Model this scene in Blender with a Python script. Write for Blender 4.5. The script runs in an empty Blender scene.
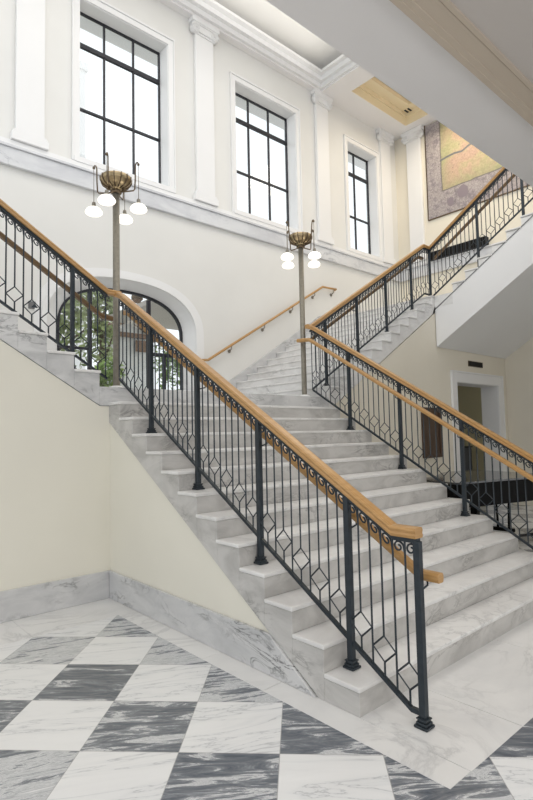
import bpy, math, random
from mathutils import Vector, Matrix
random.seed(7)
sc = bpy.context.scene
COL = sc.collection
PI = math.pi

# ------------------------------------------------------------------ helpers
class MB:
    def __init__(s): s.v = []; s.f = []; s.sm = []
    def add(s, vs, fs, smooth=False):
        o = len(s.v); s.v += [tuple(p) for p in vs]
        for f in fs: s.f.append(tuple(i + o for i in f)); s.sm.append(smooth)
        return s
    def box(s, x0, x1, y0, y1, z0, z1):
        vs = [(x0,y0,z0),(x1,y0,z0),(x1,y1,z0),(x0,y1,z0),(x0,y0,z1),(x1,y0,z1),(x1,y1,z1),(x0,y1,z1)]
        return s.add(vs, [(0,3,2,1),(4,5,6,7),(0,1,5,4),(1,2,6,5),(2,3,7,6),(3,0,4,7)])
    def prism(s, poly, axis, a0, a1):
        """extrude a 2D polygon along an axis: 'x' -> (y,z) polygon, 'y' -> (x,z), 'z' -> (x,y)"""
        n = len(poly)
        def mk(p, a):
            return {'x': (a, p[0], p[1]), 'y': (p[0], a, p[1]), 'z': (p[0], p[1], a)}[axis]
        vs = [mk(p, a0) for p in poly] + [mk(p, a1) for p in poly]
        fs = [tuple(range(n)), tuple(range(2*n-1, n-1, -1))]
        fs += [(i, (i+1) % n, n + (i+1) % n, n + i) for i in range(n)]
        return s.add(vs, fs)
    def lathe(s, prof, c=(0,0,0), n=24, smooth=True):
        vs = []; fs = []
        for r, z in prof:
            for k in range(n):
                a = 2*PI*k/n; vs.append((c[0]+r*math.cos(a), c[1]+r*math.sin(a), c[2]+z))
        for i in range(len(prof)-1):
            for k in range(n):
                fs.append((i*n+k, i*n+(k+1) % n, (i+1)*n+(k+1) % n, (i+1)*n+k))
        return s.add(vs, fs, smooth)
    def tube(s, pts, r, n=6, smooth=True):
        pts = [Vector(p) for p in pts]; vs = []; fs = []; m = len(pts)
        prev = None
        for i, p in enumerate(pts):
            t = (pts[min(i+1, m-1)] - pts[max(i-1, 0)]).normalized()
            if prev is None:
                ref = Vector((0,0,1)) if abs(t.z) < .9 else Vector((1,0,0))
                a = t.cross(ref).normalized()
            else:
                a = (prev - t * prev.dot(t)).normalized()
            prev = a; b = t.cross(a)
            rr = r[i] if isinstance(r, (list, tuple)) else r
            for k in range(n):
                w = 2*PI*k/n; vs.append(p + a*rr*math.cos(w) + b*rr*math.sin(w))
        for i in range(m-1):
            for k in range(n):
                fs.append((i*n+k, i*n+(k+1) % n, (i+1)*n+(k+1) % n, (i+1)*n+k))
        fs.append(tuple(range(n-1, -1, -1))); fs.append(tuple((m-1)*n+k for k in range(n)))
        return s.add(vs, fs, smooth)
    def sweep(s, pts, prof, smooth=False):
        """profile of (side, up) swept along a path, plumb section, mitred in plan"""
        pts = [Vector(p) for p in pts]; m = len(pts); n = len(prof); vs = []; fs = []
        def hd(i):
            d = pts[i+1] - pts[i]; d.z = 0
            return d.normalized() if d.length > 1e-6 else None
        ds = [hd(i) for i in range(m-1)]
        for i, p in enumerate(pts):
            d0 = ds[max(i-1, 0)]; d1 = ds[min(i, m-2)]
            s0 = Vector((d0.y, -d0.x, 0)); s1 = Vector((d1.y, -d1.x, 0))
            b = (s0 + s1).normalized(); k = 1 / max(.35, b.dot(s1))
            for (a, u) in prof: vs.append(p + b*(a*k) + Vector((0,0,u)))
        for i in range(m-1):
            for k in range(n):
                fs.append((i*n+k, i*n+(k+1) % n, (i+1)*n+(k+1) % n, (i+1)*n+k))
        fs.append(tuple(range(n-1, -1, -1))); fs.append(tuple((m-1)*n+k for k in range(n)))
        return s.add(vs, fs, smooth)
    def mesh(s, name, off=(0,0,0)):
        me = bpy.data.meshes.new(name)
        me.from_pydata([(a-off[0], b-off[1], c-off[2]) for a, b, c in s.v], [], s.f)
        me.polygons.foreach_set('use_smooth', s.sm)
        me.update()
        import bmesh
        bm = bmesh.new(); bm.from_mesh(me); bmesh.ops.recalc_face_normals(bm, faces=bm.faces); bm.to_mesh(me); bm.free()
        return me

def wloc(o):
    p = Vector((0,0,0))
    while o is not None: p += o.location; o = o.parent
    return p
def obj(name, mb, mat, parent=None, loc=None, bevel=0, seg=2):
    """mb is in world coordinates; loc is the world point used as the object's origin"""
    base = wloc(parent) if parent else Vector((0,0,0))
    L = Vector(loc) if loc is not None else base
    me = mb.mesh(name, L)
    o = bpy.data.objects.new(name, me); COL.objects.link(o)
    o.parent = parent; o.location = L - base
    me.materials.append(mat)
    if bevel:
        b = o.modifiers.new('bevel', 'BEVEL'); b.width = bevel; b.segments = seg; b.limit_method = 'ANGLE'; b.angle_limit = .6
    return o
def thing(name, label, cat, loc, group=None):
    o = bpy.data.objects.new(name, None); COL.objects.link(o); o.location = loc; o.empty_display_size = .1
    tag(o, label, cat, group); return o
def tag(o, label, cat, group=None):
    o['label'] = label; o['category'] = cat
    if group: o['group'] = group
    return o
def struct(name, mb, mat, parent=None, bevel=0):
    o = obj(name, mb, mat, parent, bevel=bevel)
    if parent is None: o['kind'] = 'structure'
    return o
def inst(src, parent, loc, rz=0):
    """a further object sharing src's mesh, at a world point, under the same thing"""
    o = src.copy(); COL.objects.link(o); o.parent = parent; o.location = Vector(loc) - wloc(parent); o.rotation_euler = (0,0,rz)
    return o

# ------------------------------------------------------------------ materials
def newmat(name):
    m = bpy.data.materials.new(name); m.use_nodes = True
    nt = m.node_tree; b = nt.nodes['Principled BSDF']
    return m, nt, b
def N(nt, t, **kw):
    n = nt.nodes.new(t)
    for k, v in kw.items(): setattr(n, k, v)
    return n
def ramp(nt, stops, interp='LINEAR'):
    r = N(nt, 'ShaderNodeValToRGB'); r.color_ramp.interpolation = interp
    e = r.color_ramp.elements
    while len(e) > 1: e.remove(e[-1])
    e[0].position = stops[0][0]; e[0].color = (*stops[0][1], 1)
    for p, c in stops[1:]:
        x = e.new(p); x.color = (*c, 1)
    return r
def mix(nt, a, b, fac, mode='MIX'):
    n = N(nt, 'ShaderNodeMix', data_type='RGBA', blend_type=mode)
    for idx, v in ((0, fac), (6, a), (7, b)):
        if hasattr(v, 'is_linked') or hasattr(v, 'node'): nt.links.new(v, n.inputs[idx])
        elif isinstance(v, tuple): n.inputs[idx].default_value = (*v, 1) if len(v) == 3 else v
        else: n.inputs[idx].default_value = v
    return n.outputs[2]
def math_(nt, op, a, b=None):
    n = N(nt, 'ShaderNodeMath', operation=op)
    for i, v in enumerate((a, b)):
        if v is None: continue
        if isinstance(v, (int, float)): n.inputs[i].default_value = v
        else: nt.links.new(v, n.inputs[i])
    return n.outputs[0]
def pos(nt): return N(nt, 'ShaderNodeNewGeometry').outputs['Position']
def mapping(nt, vec, rot=(0,0,0), scale=(1,1,1), loc=(0,0,0)):
    m = N(nt, 'ShaderNodeMapping'); m.inputs['Rotation'].default_value = rot; m.inputs['Scale'].default_value = scale; m.inputs['Location'].default_value = loc
    nt.links.new(vec, m.inputs['Vector']); return m.outputs[0]
def noise(nt, vec, scale, detail=4, rough=.55, dist=0):
    n = N(nt, 'ShaderNodeTexNoise'); n.inputs['Scale'].default_value = scale; n.inputs['Detail'].default_value = detail
    n.inputs['Roughness'].default_value = rough; n.inputs['Distortion'].default_value = dist
    nt.links.new(vec, n.inputs['Vector']); return n.outputs['Fac']

def paint(name, col, rough=.6, var=.03):
    m, nt, b = newmat(name)
    f = noise(nt, pos(nt), .8, 3)
    lo = tuple(c*(1-var) for c in col); hi = tuple(min(1, c*(1+var)) for c in col)
    r = ramp(nt, [(.3, lo), (.7, hi)]); nt.links.new(f, r.inputs[0]); nt.links.new(r.outputs[0], b.inputs['Base Color'])
    b.inputs['Roughness'].default_value = rough
    f2 = noise(nt, pos(nt), 180, 2)
    bp = N(nt, 'ShaderNodeBump'); bp.inputs['Strength'].default_value = .04; bp.inputs['Distance'].default_value = .002
    nt.links.new(f2, bp.inputs['Height']); nt.links.new(bp.outputs[0], b.inputs['Normal'])
    return m
def metal(name, col, rough=.4, metallic=.6, spec=.5):
    m, nt, b = newmat(name)
    f = noise(nt, pos(nt), 30, 3)
    r = ramp(nt, [(.3, tuple(c*.85 for c in col)), (.7, tuple(min(1, c*1.1) for c in col))]); nt.links.new(f, r.inputs[0])
    nt.links.new(r.outputs[0], b.inputs['Base Color'])
    b.inputs['Roughness'].default_value = rough; b.inputs['Metallic'].default_value = metallic
    return m
def wood(name, c1, c2, rough=.35, scale=(3,3,30)):
    m, nt, b = newmat(name)
    v = mapping(nt, pos(nt), rot=(.5,.3,.2), scale=scale)
    f = noise(nt, v, 2.2, 5, .6, .6)
    r = ramp(nt, [(.25, c1), (.75, c2)]); nt.links.new(f, r.inputs[0]); nt.links.new(r.outputs[0], b.inputs['Base Color'])
    b.inputs['Roughness'].default_value = rough
    return m
def marble(name, base, cloud, vein, rough=.3, scale=1.6, vein_amt=.8, rot=(.4,.7,.3), bands=(1,1,2.2), riser=None):
    m, nt, b = newmat(name)
    v = mapping(nt, pos(nt), rot=rot, scale=bands)
    f1 = noise(nt, v, scale, 6, .6, .8)
    r1 = ramp(nt, [(.35, cloud), (.6, base)]); nt.links.new(f1, r1.inputs[0])
    f2 = noise(nt, v, scale*1.3, 7, .62, 1.4)
    a = math_(nt, 'ABSOLUTE', math_(nt, 'SUBTRACT', f2, .5))
    r2 = ramp(nt, [(0, (1,1,1)), (.018, (.45,.45,.45)), (.05, (0,0,0))]); nt.links.new(a, r2.inputs[0])
    f3 = noise(nt, v, scale*.7, 2)
    r3 = ramp(nt, [(.48, (0,0,0)), (.66, (vein_amt,)*3)]); nt.links.new(f3, r3.inputs[0])
    k = mix(nt, r2.outputs[0], r3.outputs[0], 1.0, 'MULTIPLY')
    c = mix(nt, r1.outputs[0], vein, k)
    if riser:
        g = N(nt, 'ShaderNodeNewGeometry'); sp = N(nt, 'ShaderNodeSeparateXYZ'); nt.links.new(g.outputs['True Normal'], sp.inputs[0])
        fr = math_(nt, 'LESS_THAN', sp.outputs[2], .5)  # faces not turned upward go darker: riser shade and staining in one tint
        riser_tone = noise(nt, pos(nt), 3.5, 5, .6); rg = ramp(nt, [(.35, riser[0]), (.65, riser[1])]); nt.links.new(riser_tone, rg.inputs[0])
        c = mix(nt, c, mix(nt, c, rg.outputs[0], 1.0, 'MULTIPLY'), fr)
    nt.links.new(c, b.inputs['Base Color']); b.inputs['Roughness'].default_value = rough
    return m

M = {}
M['cream'] = paint('cream wall paint', (.80,.775,.685))
M['ivory'] = paint('ivory wall paint', (.79,.785,.76))
M['warm'] = paint('warm cream wall paint', (.83,.78,.67))
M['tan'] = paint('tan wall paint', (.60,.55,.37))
M['white'] = paint('white trim paint', (.86,.86,.86), .45, .015)
M['soffit'] = paint('grey white ceiling paint', (.88,.865,.865), .8, .015)
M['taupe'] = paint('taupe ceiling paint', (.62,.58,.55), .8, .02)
M['moulding'] = paint('beige moulding paint', (.62,.535,.44), .55, .02)
M['peach'] = paint('peach cream ceiling paint', (.90,.78,.55), .7, .02)
M['stair'] = marble('white grey stair marble', (.82,.815,.805), (.70,.69,.68), (.38,.38,.38), .32, 2.2, .6, riser=None)
M['riser'] = marble('shaded stained riser marble', (.60,.588,.57), (.45,.44,.425), (.22,.215,.21), .35, 2.4, .8)  # same marble as the treads, darkened to paint in shade plus some staining
M['stairside'] = marble('grey stair marble', (.68,.68,.68), (.50,.505,.51), (.15,.155,.165), .32, 2.6, .9, rot=(.9,.2,.5))
M['base'] = marble('grey skirting marble', (.66,.66,.665), (.53,.535,.545), (.10,.105,.11), .28, 2.4, 1.0, rot=(.3,.9,.2))
M['ledge'] = marble('pale grey ledge marble', (.72,.73,.75), (.60,.61,.64), (.38,.39,.42), .35, 1.4, .8)
M['border'] = marble('white floor marble', (.80,.795,.785), (.71,.71,.71), (.42,.42,.43), .2, 1.1, .5)
M['steel'] = metal('blue black painted steel', (.030,.040,.050), .42, .35)
M['frame'] = metal('black window steel', (.03,.03,.038), .45, .3)
M['oak'] = wood('honey oak', (.40,.215,.068), (.545,.32,.128), .3)
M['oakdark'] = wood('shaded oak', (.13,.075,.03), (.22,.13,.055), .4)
M['brass'] = metal('aged brass', (.42,.33,.20), .3, 1.0)
M['bronze'] = metal('brushed bronze tube', (.26,.24,.20), .5, .6)
M['bronzedark'] = metal('dark bronze', (.16,.12,.08), .4, .9)
M['darkwood'] = wood('dark brown board', (.030,.015,.008), (.10,.05,.025), .4, (18,18,1.5))
M['black'] = metal('black lacquer', (.004,.004,.004), .5, 0)
M['blackmatt'] = metal('matt black', (.012,.012,.013), .6, 0)
M['lid'] = metal('black lacquer lid', (.07,.07,.07), .10, 0)  # base greyed to carry the reflected wall; the lacquer itself is black
M['lid'].node_tree.nodes['Principled BSDF'].inputs['Specular IOR Level'].default_value = 1.0
M['black'].node_tree.nodes['Principled BSDF'].inputs['Specular IOR Level'].default_value = .12
M['grey'] = metal('grey metal plate', (.17,.175,.18), .5, .2)
M['ivorykey'] = paint('ivory piano keys', (.85,.83,.76), .3)
M['brownroof'] = wood('brown garden timber', (.17,.10,.06), (.27,.17,.11), .6)
M['render'] = paint('white outdoor render', (.78,.78,.77), .8)
M['paving'] = paint('outdoor paving', (.62,.60,.56), .85, .08)
M['bark'] = wood('tree bark', (.10,.08,.055), (.2,.16,.11), .9)
def leafmat(name, c1, c2):
    m, nt, b = newmat(name)
    f = noise(nt, pos(nt), 3.5, 3); r = ramp(nt, [(.3, c1), (.7, c2)]); nt.links.new(f, r.inputs[0]); nt.links.new(r.outputs[0], b.inputs['Base Color'])
    b.inputs['Roughness'].default_value = .7
    return m
M['leaf'] = leafmat('tree leaves', (.20,.28,.10), (.55,.62,.32))
M['leaf2'] = leafmat('shrub leaves', (.18,.32,.06), (.46,.62,.20))
def glassmat():
    m, nt, b = newmat('clear window glass'); nt.nodes.remove(b)
    t = N(nt, 'ShaderNodeBsdfTransparent'); t.inputs[0].default_value = (.97,.98,.98,1)
    g = N(nt, 'ShaderNodeBsdfGlossy'); g.inputs['Roughness'].default_value = .03
    ms = N(nt, 'ShaderNodeMixShader'); ms.inputs[0].default_value = .05; nt.links.new(t.outputs[0], ms.inputs[1]); nt.links.new(g.outputs[0], ms.inputs[2])
    nt.links.new(ms.outputs[0], nt.nodes['Material Output'].inputs[0]); return m
M['glass'] = glassmat()
def shademat():
    m, nt, b = newmat('lit opal glass'); b.inputs['Base Color'].default_value = (.95,.93,.88,1)
    b.inputs['Emission Color'].default_value = (1,.95,.84,1)
    lw = N(nt, 'ShaderNodeLayerWeight'); lw.inputs[0].default_value = .35
    r = ramp(nt, [(0, (1.8,)*3), (1, (.75,)*3)]); nt.links.new(lw.outputs['Facing'], r.inputs[0])
    nt.links.new(r.outputs[0], b.inputs['Emission Strength']); b.inputs['Roughness'].default_value = .3
    return m
M['shade'] = shademat()

# tiled floor: squares on the diagonal, white and veined grey marble in turn
def floormat():
    m, nt, b = newmat('checkered marble floor')
    P = pos(nt); sp = N(nt, 'ShaderNodeSeparateXYZ'); nt.links.new(P, sp.inputs[0]); x, y = sp.outputs[0], sp.outputs[1]
    p = math_(nt, 'DIVIDE', math_(nt, 'ADD', math_(nt, 'ADD', x, y), .485), .727)
    q = math_(nt, 'DIVIDE', math_(nt, 'SUBTRACT', math_(nt, 'SUBTRACT', y, x), .62), .727)
    fp, fq = math_(nt, 'FLOOR', p), math_(nt, 'FLOOR', q)
    par = math_(nt, 'FLOORED_MODULO', math_(nt, 'ADD', fp, fq), 2.0)
    cell = N(nt, 'ShaderNodeCombineXYZ'); nt.links.new(fp, cell.inputs[0]); nt.links.new(fq, cell.inputs[1])
    wn = N(nt, 'ShaderNodeTexWhiteNoise', noise_dimensions='3D'); nt.links.new(cell.outputs[0], wn.inputs['Vector'])
    # veins run along the diagonal, shifted and turned a little from tile to tile
    cb = N(nt, 'ShaderNodeCombineXYZ')
    tilt = math_(nt, 'MULTIPLY', math_(nt, 'SUBTRACT', wn.outputs['Value'], .15), .55)
    pp = math_(nt, 'ADD', p, math_(nt, 'MULTIPLY', q, tilt))
    nt.links.new(math_(nt, 'MULTIPLY', q, .55), cb.inputs[0]); nt.links.new(math_(nt, 'MULTIPLY', pp, 3.0), cb.inputs[1])
    add = N(nt, 'ShaderNodeVectorMath', operation='MULTIPLY_ADD'); nt.links.new(wn.outputs['Color'], add.inputs[0]); add.inputs[1].default_value = (37,37,37)
    nt.links.new(cb.outputs[0], add.inputs[2]); V = add.outputs[0]
    n1 = noise(nt, V, 2.5, 10, .72, .9)
    shift = math_(nt, 'MULTIPLY', math_(nt, 'SUBTRACT', wn.outputs['Value'], .5), .16)
    n1s = math_(nt, 'ADD', n1, shift)
    rd = ramp(nt, [(.34, (.085,.10,.125)), (.46, (.17,.185,.21)), (.515, (.28,.295,.32)), (.54, (.74,.75,.76)), (.565, (.40,.415,.44)), (.60, (.68,.69,.70)), (.64, (.36,.375,.40)), (.72, (.76,.765,.77))]); nt.links.new(n1s, rd.inputs[0])
    n2 = noise(nt, V, .9, 6, .6, .9)
    a = math_(nt, 'ABSOLUTE', math_(nt, 'SUBTRACT', n2, .5))
    rv = ramp(nt, [(0, (.50,.51,.53)), (.010, (.74,.75,.76)), (.06, (.79,.795,.80)), (.3, (.84,.845,.85))]); nt.links.new(a, rv.inputs[0])
    c = mix(nt, rv.outputs[0], rd.outputs[0], par)
    # joints
    def edge(t):
        f = math_(nt, 'FRACT', t); d = math_(nt, 'MINIMUM', f, math_(nt, 'SUBTRACT', 1.0, f)); return d
    e = math_(nt, 'MINIMUM', edge(p), edge(q)); j = math_(nt, 'LESS_THAN', e, .0045)
    c = mix(nt, c, (.34,.34,.34), math_(nt, 'MULTIPLY', j, .7))
    nt.links.new(c, b.inputs['Base Color']); b.inputs['Roughness'].default_value = .16
    b.inputs['Specular IOR Level'].default_value = .56
    return m
M['floor'] = floormat()

# ------------------------------------------------------------------ key dimensions
R = .1635                       # riser
T = .2665; SL = R / T           # main flight: tread, slope
W = 3.34                        # main flight width
V0 = 3.165                      # plane of the walls under the side flights
VB = 6.0; VG = 6.25             # back wall face, glass plane
ZL = 13*R                       # landing level (2.1255)
TS = .264; SS = R/TS            # side flights
ZU = ZL + 12*R                  # upper landing (4.0875)
UL = -.105; UR = 3.37           # first risers of left / right flight
UX = 6.36                       # inner plane of the upper flight
URW = 9.5                       # right wall, upper storey
TU = .25; SU = R/TU
VU = 2.80                       # first riser of upper flight
DZ = .354                       # vertical depth of the marble string below the nosings

# ------------------------------------------------------------------ floor and borders
struct('floor', MB().add([(-9,-9,0),(11,-9,0),(11,8,0),(-9,8,0)], [(0,1,2,3)]), M['floor'])
bd = MB()
g = .004
for a, c in ((-.657+g,.62),(.62+g,1.28),(1.28+g,2.06),(2.06+g,2.60)): bd.box(-.182, -.0, a, c, -.02, .002)
struct('trim_1', bd, M['border'])                               # strip beside the stair
bd = MB()
for a, c in ((-6,-2.4),(-2.4+g,-.93),(-.93+g,-.0)): bd.box(a, c, 2.60+g, V0+.02, -.02, .002)
struct('trim_2', bd, M['border'])                               # strip along the left wall
bd = MB()
bd.box(-.0+g, .56, -.657, .02, -.02, .002); bd.box(.56+g, 1.62, -.657, .02, -.02, .002); bd.box(1.62+g, 2.7, -.657, .02, -.02, .002); bd.box(2.7+g, 3.9, -.657, .02, -.02, .002)
struct('trim_3', bd, M['border'])                               # apron in front of the first step

# ------------------------------------------------------------------ stair flights
def nz(v): return R + SL*v                                       # main nosing line
main = thing('stair_flight', 'broad main flight of white marble steps rising from the checkered floor', 'stairs', (W/2, 0, 0))
for i in range(12):
    v0, v1, z0, z1 = i*T, (i+1)*T, i*R, (i+1)*R
    lo = lambda v: max(0.0, nz(v) - DZ)
    poly = [(v0, max(z0 - .0, lo(v0))), (v0, z1), (v1, z1), (v1, lo(v1)), (v0, lo(v0))]
    if i == 0: poly = [(0,0),(0,R),(T,R),(T,0)]
    elif i == 1: poly = [(v0, 0.0), (v0, z1), (v1, z1), (v1, lo(v1)), ((DZ-R)/SL, 0.0)]
    TH = .03; OV = .005 if i < 4 else .014
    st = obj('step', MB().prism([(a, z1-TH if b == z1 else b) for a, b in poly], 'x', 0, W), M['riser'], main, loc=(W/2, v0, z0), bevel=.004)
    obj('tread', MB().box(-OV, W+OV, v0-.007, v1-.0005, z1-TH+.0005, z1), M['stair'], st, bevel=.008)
def nl(u): return ZL + R + SS*(UL - u)                           # left nosing line
def nr(u): return ZL + R + SS*(u - UR)                           # right nosing line
left = thing('stair_flight', 'marble flight rising leftwards from the landing along the arched wall', 'stairs', (UL, V0+1.4, ZL))
for i in range(12):
    u0, u1, z0, z1 = UL - i*TS, UL - (i+1)*TS, ZL + i*R, ZL + (i+1)*R
    poly = [(u0, nl(u0)-DZ), (u0, z1), (u1, z1), (u1, nl(u1)-DZ)]
    st = obj('step', MB().prism([(a, z1-TH if b == z1 else b) for a, b in poly], 'y', V0, VB-.03), M['stairside'], left, loc=(u0, V0, z0), bevel=.004)
    obj('tread', MB().box(u1+.0005, u0+.012, V0-.014, VB-.03, z1-TH+.0005, z1), M['stair'], st, bevel=.008)
right = thing('stair_flight', 'marble flight rising rightwards from the landing to the upper turn', 'stairs', (UR, V0+1.4, ZL))
for i in range(12):
    u0, u1, z0, z1 = UR + i*TS, UR + (i+1)*TS, ZL + i*R, ZL + (i+1)*R
    if i == 11: u1 = UX
    poly = [(u0, nr(u0)-DZ), (u0, z1), (u1, z1), (u1, nr(u0 + TS)-DZ)]
    st = obj('step', MB().prism([(a, z1-TH if b == z1 else b) for a, b in poly], 'y', V0, VB-.03), M['stair'], right, loc=(u0, V0, z0), bevel=.004)
    obj('tread', MB().box(u0-.012, u1-.0005, V0-.014, VB-.03, z1-TH+.0005, z1), M['stair'], st, bevel=.008)
o = obj('stair_landing', MB().prism([(UL,V0),(W+.03,V0),(W+.03,VB-.02),(UL,VB-.02)], 'z', ZL-.196, ZL), M['stairside'], bevel=.008)
tag(o, 'half landing of pale marble between the two lamp posts, under the arch', 'landing')
o = obj('stair_landing', MB().prism([(UX+.003, VU+.003),(URW-.02, VU+.003),(URW-.02, VB-.02),(UX+.003, VB-.02)], 'z', ZU-.22, ZU), M['stair'], bevel=.008)
tag(o, 'upper turning landing of marble at the top of the right flight', 'landing')
upper = thing('stair_flight', 'upper marble flight above a white plaster underside, climbing to the gallery', 'stairs', (UX, VU, ZU))
def sb(v): return 3.842 + .655*(V0 - v)                          # top of white string
def sf(v): return 3.139 + .630*(V0 - v)                          # soffit line
for i in range(9):
    v0, v1, z0, z1 = VU - i*TU, VU - (i+1)*TU, ZU + i*R, ZU + (i+1)*R
    poly = [(v0, sb(v0)), (v0, z1), (v1, z1), (v1, sb(v1))]
    st = obj('step', MB().prism([(a, z1-TH if b == z1 else b) for a, b in poly], 'x', UX, URW-.02), M['stair'], upper, loc=(UX, v0, z0), bevel=.004)
    obj('tread', MB().box(UX-.014, URW-.02, v1+.0005, v0+.012, z1-TH+.0005, z1), M['stair'], st, bevel=.008)
e = .56
o = obj('stringer', MB().prism([(V0-.002, sf(V0)), (V0-.002, sb(V0)-.006), (e, sb(e)-.006), (e, sf(e))], 'x', UX+.004, URW-.02), M['white'], upper)
o['label'] = 'white plaster side and underside'
obj('edge_line', MB().prism([(V0, sb(V0)-.014), (V0, sb(V0)), (e, sb(e)), (e, sb(e)-.014)], 'x', UX-.006, UX+.02), M['grey'], upper)

# ------------------------------------------------------------------ walls
wm = MB().prism([(.80,.20),(.80+.02,nz(.82)-DZ-.004),(V0+.1,nz(V0+.1)-DZ-.004),(V0+.1,0),(.34,0),(.34,.002)], 'x', .012, W-.012)
wm = MB().prism([((DZ-R)/SL+.02,0),(V0+.02,nz(V0+.02)-DZ-.006),(V0+.02,0)], 'x', .012, W-.012)
struct('wall_stair', wm, M['cream'])
struct('wall_left', MB().prism([(.012,0),(.012,ZL-.20),(UL,ZL-.20),(UL,nl(UL)-DZ-.006),(UL-12*TS,nl(UL-12*TS)-DZ-.006),(-6.2,nl(UL-12*TS)-DZ-.006),(-6.2,0)], 'y', V0+.012, V0+.2), M['cream'])
# right: pieces around the doorway
D0, D1, DZT = 7.02, 8.73, 2.526
wr = MB()
wr.prism([(W-.012,0),(W-.012,ZL-.20),(UR,ZL-.20),(UR,nr(UR)-DZ-.006),(UX+.01,nr(UX)-DZ-.02),(D0,3.85),(D0,0)], 'y', V0+.012, V0+.36)
wr.box(D0, D1, V0+.012, V0+.36, DZT, 3.85); wr.box(D1, URW, V0+.012, V0+.36, 0, 3.85)
struct('wall_right_front', wr, M['warm'])
struct('wall_right_lower', MB().prism([(V0+.01,0),(V0+.01,sf(V0)-.006),(.55,sf(.55)-.006),(.5,4.70),(-4,4.70),(-4,0)], 'x', 9.145, 9.6), M['warm'])
struct('wall_right', MB().box(URW, URW+.2, -1.0, VB+.3, 3.9, 10.2), M['warm'])
struct('wall_lobby', MB().box(-9, 9.6, -9.2, -9, 0, 4.76), M['cream'])
# room behind the doorway
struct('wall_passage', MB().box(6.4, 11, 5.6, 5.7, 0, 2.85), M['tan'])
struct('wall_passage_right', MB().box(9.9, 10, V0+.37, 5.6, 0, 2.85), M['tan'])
struct('ceiling_passage', MB().box(6.4, 10, V0+.37, 5.6, 2.75, 2.85), M['soffit'])
d = MB()                                                          # door casing and reveal
c = .175
d.box(D0-c, D0, V0-.02, V0+.011, 0, DZT+.18); d.box(D1, D1+c, V0-.02, V0+.011, 0, DZT+.18); d.box(D0-c, D1+c, V0-.022, V0+.011, DZT, DZT+.185)
d.box(D0-c-.03, D0-c, V0-.035, V0+.011, 0, DZT+.2); d.box(D1+c, D1+c+.03, V0-.035, V0+.011, 0, DZT+.2); d.box(D0-c-.03, D1+c+.03, V0-.04, V0+.011, DZT+.185, DZT+.215)
d.box(D0, D0+.01, V0, V0+.37, 0, DZT); d.box(D1-.01, D1, V0, V0+.37, 0, DZT); d.box(D0, D1, V0, V0+.37, DZT-.01, DZT)
struct('door_1', d, M['white'], bevel=.004)

# back wall with three windows and an arch
ARC_U, ARC_A, ARC_Z0, ARC_ZT = 1.66, 1.32, 3.40, 4.20             # arched reveal: centre, half width, springing, crown
def arc(a, zt, n=28, p=2.35, z0=ARC_Z0, cu=ARC_U):
    out = []
    for k in range(n+1):
        t = PI*k/n; cc, ss = math.cos(t), math.sin(t)
        out.append((cu - a*math.copysign(abs(cc)**(2/p), cc), z0 + (zt-z0)*abs(ss)**(2/p)))
    return out
WIN = [(.83,2.46),(4.00,5.70),(7.47,8.63)]; WZ0, WZ1 = 6.02, 8.69
wb = MB()
def q(u0,u1,z0,z1): wb.add([(u0,VB,z0),(u1,VB,z0),(u1,VB,z1),(u0,VB,z1)], [(0,1,2,3)])
xs = [-6.2] + [x for w in WIN for x in w] + [URW+.1]
for i in range(len(xs)-1):
    if i % 2: q(xs[i], xs[i+1], 5.0, WZ0); q(xs[i], xs[i+1], WZ1, 10.3)
    else: q(xs[i], xs[i+1], 5.0, 10.3)
for a, b_ in WIN:                                                 # reveals
    wb.add([(a,VB,WZ0),(a,VB,WZ1),(a,VG+.1,WZ1),(a,VG+.1,WZ0)], [(0,1,2,3)]); wb.add([(b_,VB,WZ0),(b_,VB,WZ1),(b_,VG+.1,WZ1),(b_,VG+.1,WZ0)], [(3,2,1,0)])
    wb.add([(a,VB,WZ1),(b_,VB,WZ1),(b_,VG+.1,WZ1),(a,VG+.1,WZ1)], [(0,1,2,3)]); wb.add([(a,VB,WZ0),(b_,VB,WZ0),(b_,VG+.1,WZ0),(a,VG+.1,WZ0)], [(3,2,1,0)])
q(-6.2, ARC_U-ARC_A, 0, 5.0); q(ARC_U+ARC_A, URW+.1, 0, 5.0); q(ARC_U-ARC_A, ARC_U+ARC_A, 0, ZL-.3)
A = arc(ARC_A, ARC_ZT)
for (a0,b0),(a1,b1) in zip(A[:-1], A[1:]): wb.add([(a0,VB,b0),(a1,VB,b1),(a1,VB,5.0),(a0,VB,5.0)], [(0,1,2,3)])
struct('wall_back', wb, M['ivory'])
# splayed arch reveal, its moulding
ai = arc(1.14, 4.10, z0=3.40, cu=1.73)
rv = MB()
Ao = [(A[0][0], ZL)] + A + [(A[-1][0], ZL)]; Ai = [(ai[0][0], ZL)] + ai + [(ai[-1][0], ZL)]
n = len(Ao)
rv.add([(u,VB,z) for u,z in Ao] + [(u,VG,z) for u,z in Ai], [(k,k+1,n+k+1,n+k) for k in range(n-1)], True)
struct('trim_4', rv, M['white'])
mo = MB()
for (a_in, a_out, zi, zo, th) in ((1.325,1.40,4.205,4.27,.035),(1.40,1.50,4.27,4.345,.018)):
    P1, P2 = arc(a_in, zi), arc(a_out, zo)
    P1 = [(P1[0][0], ZL)] + P1 + [(P1[-1][0], ZL)]; P2 = [(P2[0][0], ZL)] + P2 + [(P2[-1][0], ZL)]
    n = len(P1); y = VB - th
    mo.add([(u,y,z) for u,z in P1] + [(u,y,z) for u,z in P2] + [(u,VB,z) for u,z in P1] + [(u,VB,z) for u,z in P2],
           [(k,k+1,n+k+1,n+k) for k in range(n-1)] + [(n+k,n+k+1,3*n+k+1,3*n+k) for k in range(n-1)] + [(k,k+1,2*n+k+1,2*n+k) for k in range(n-1)])
struct('trim_5', mo, M['white'])

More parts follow.
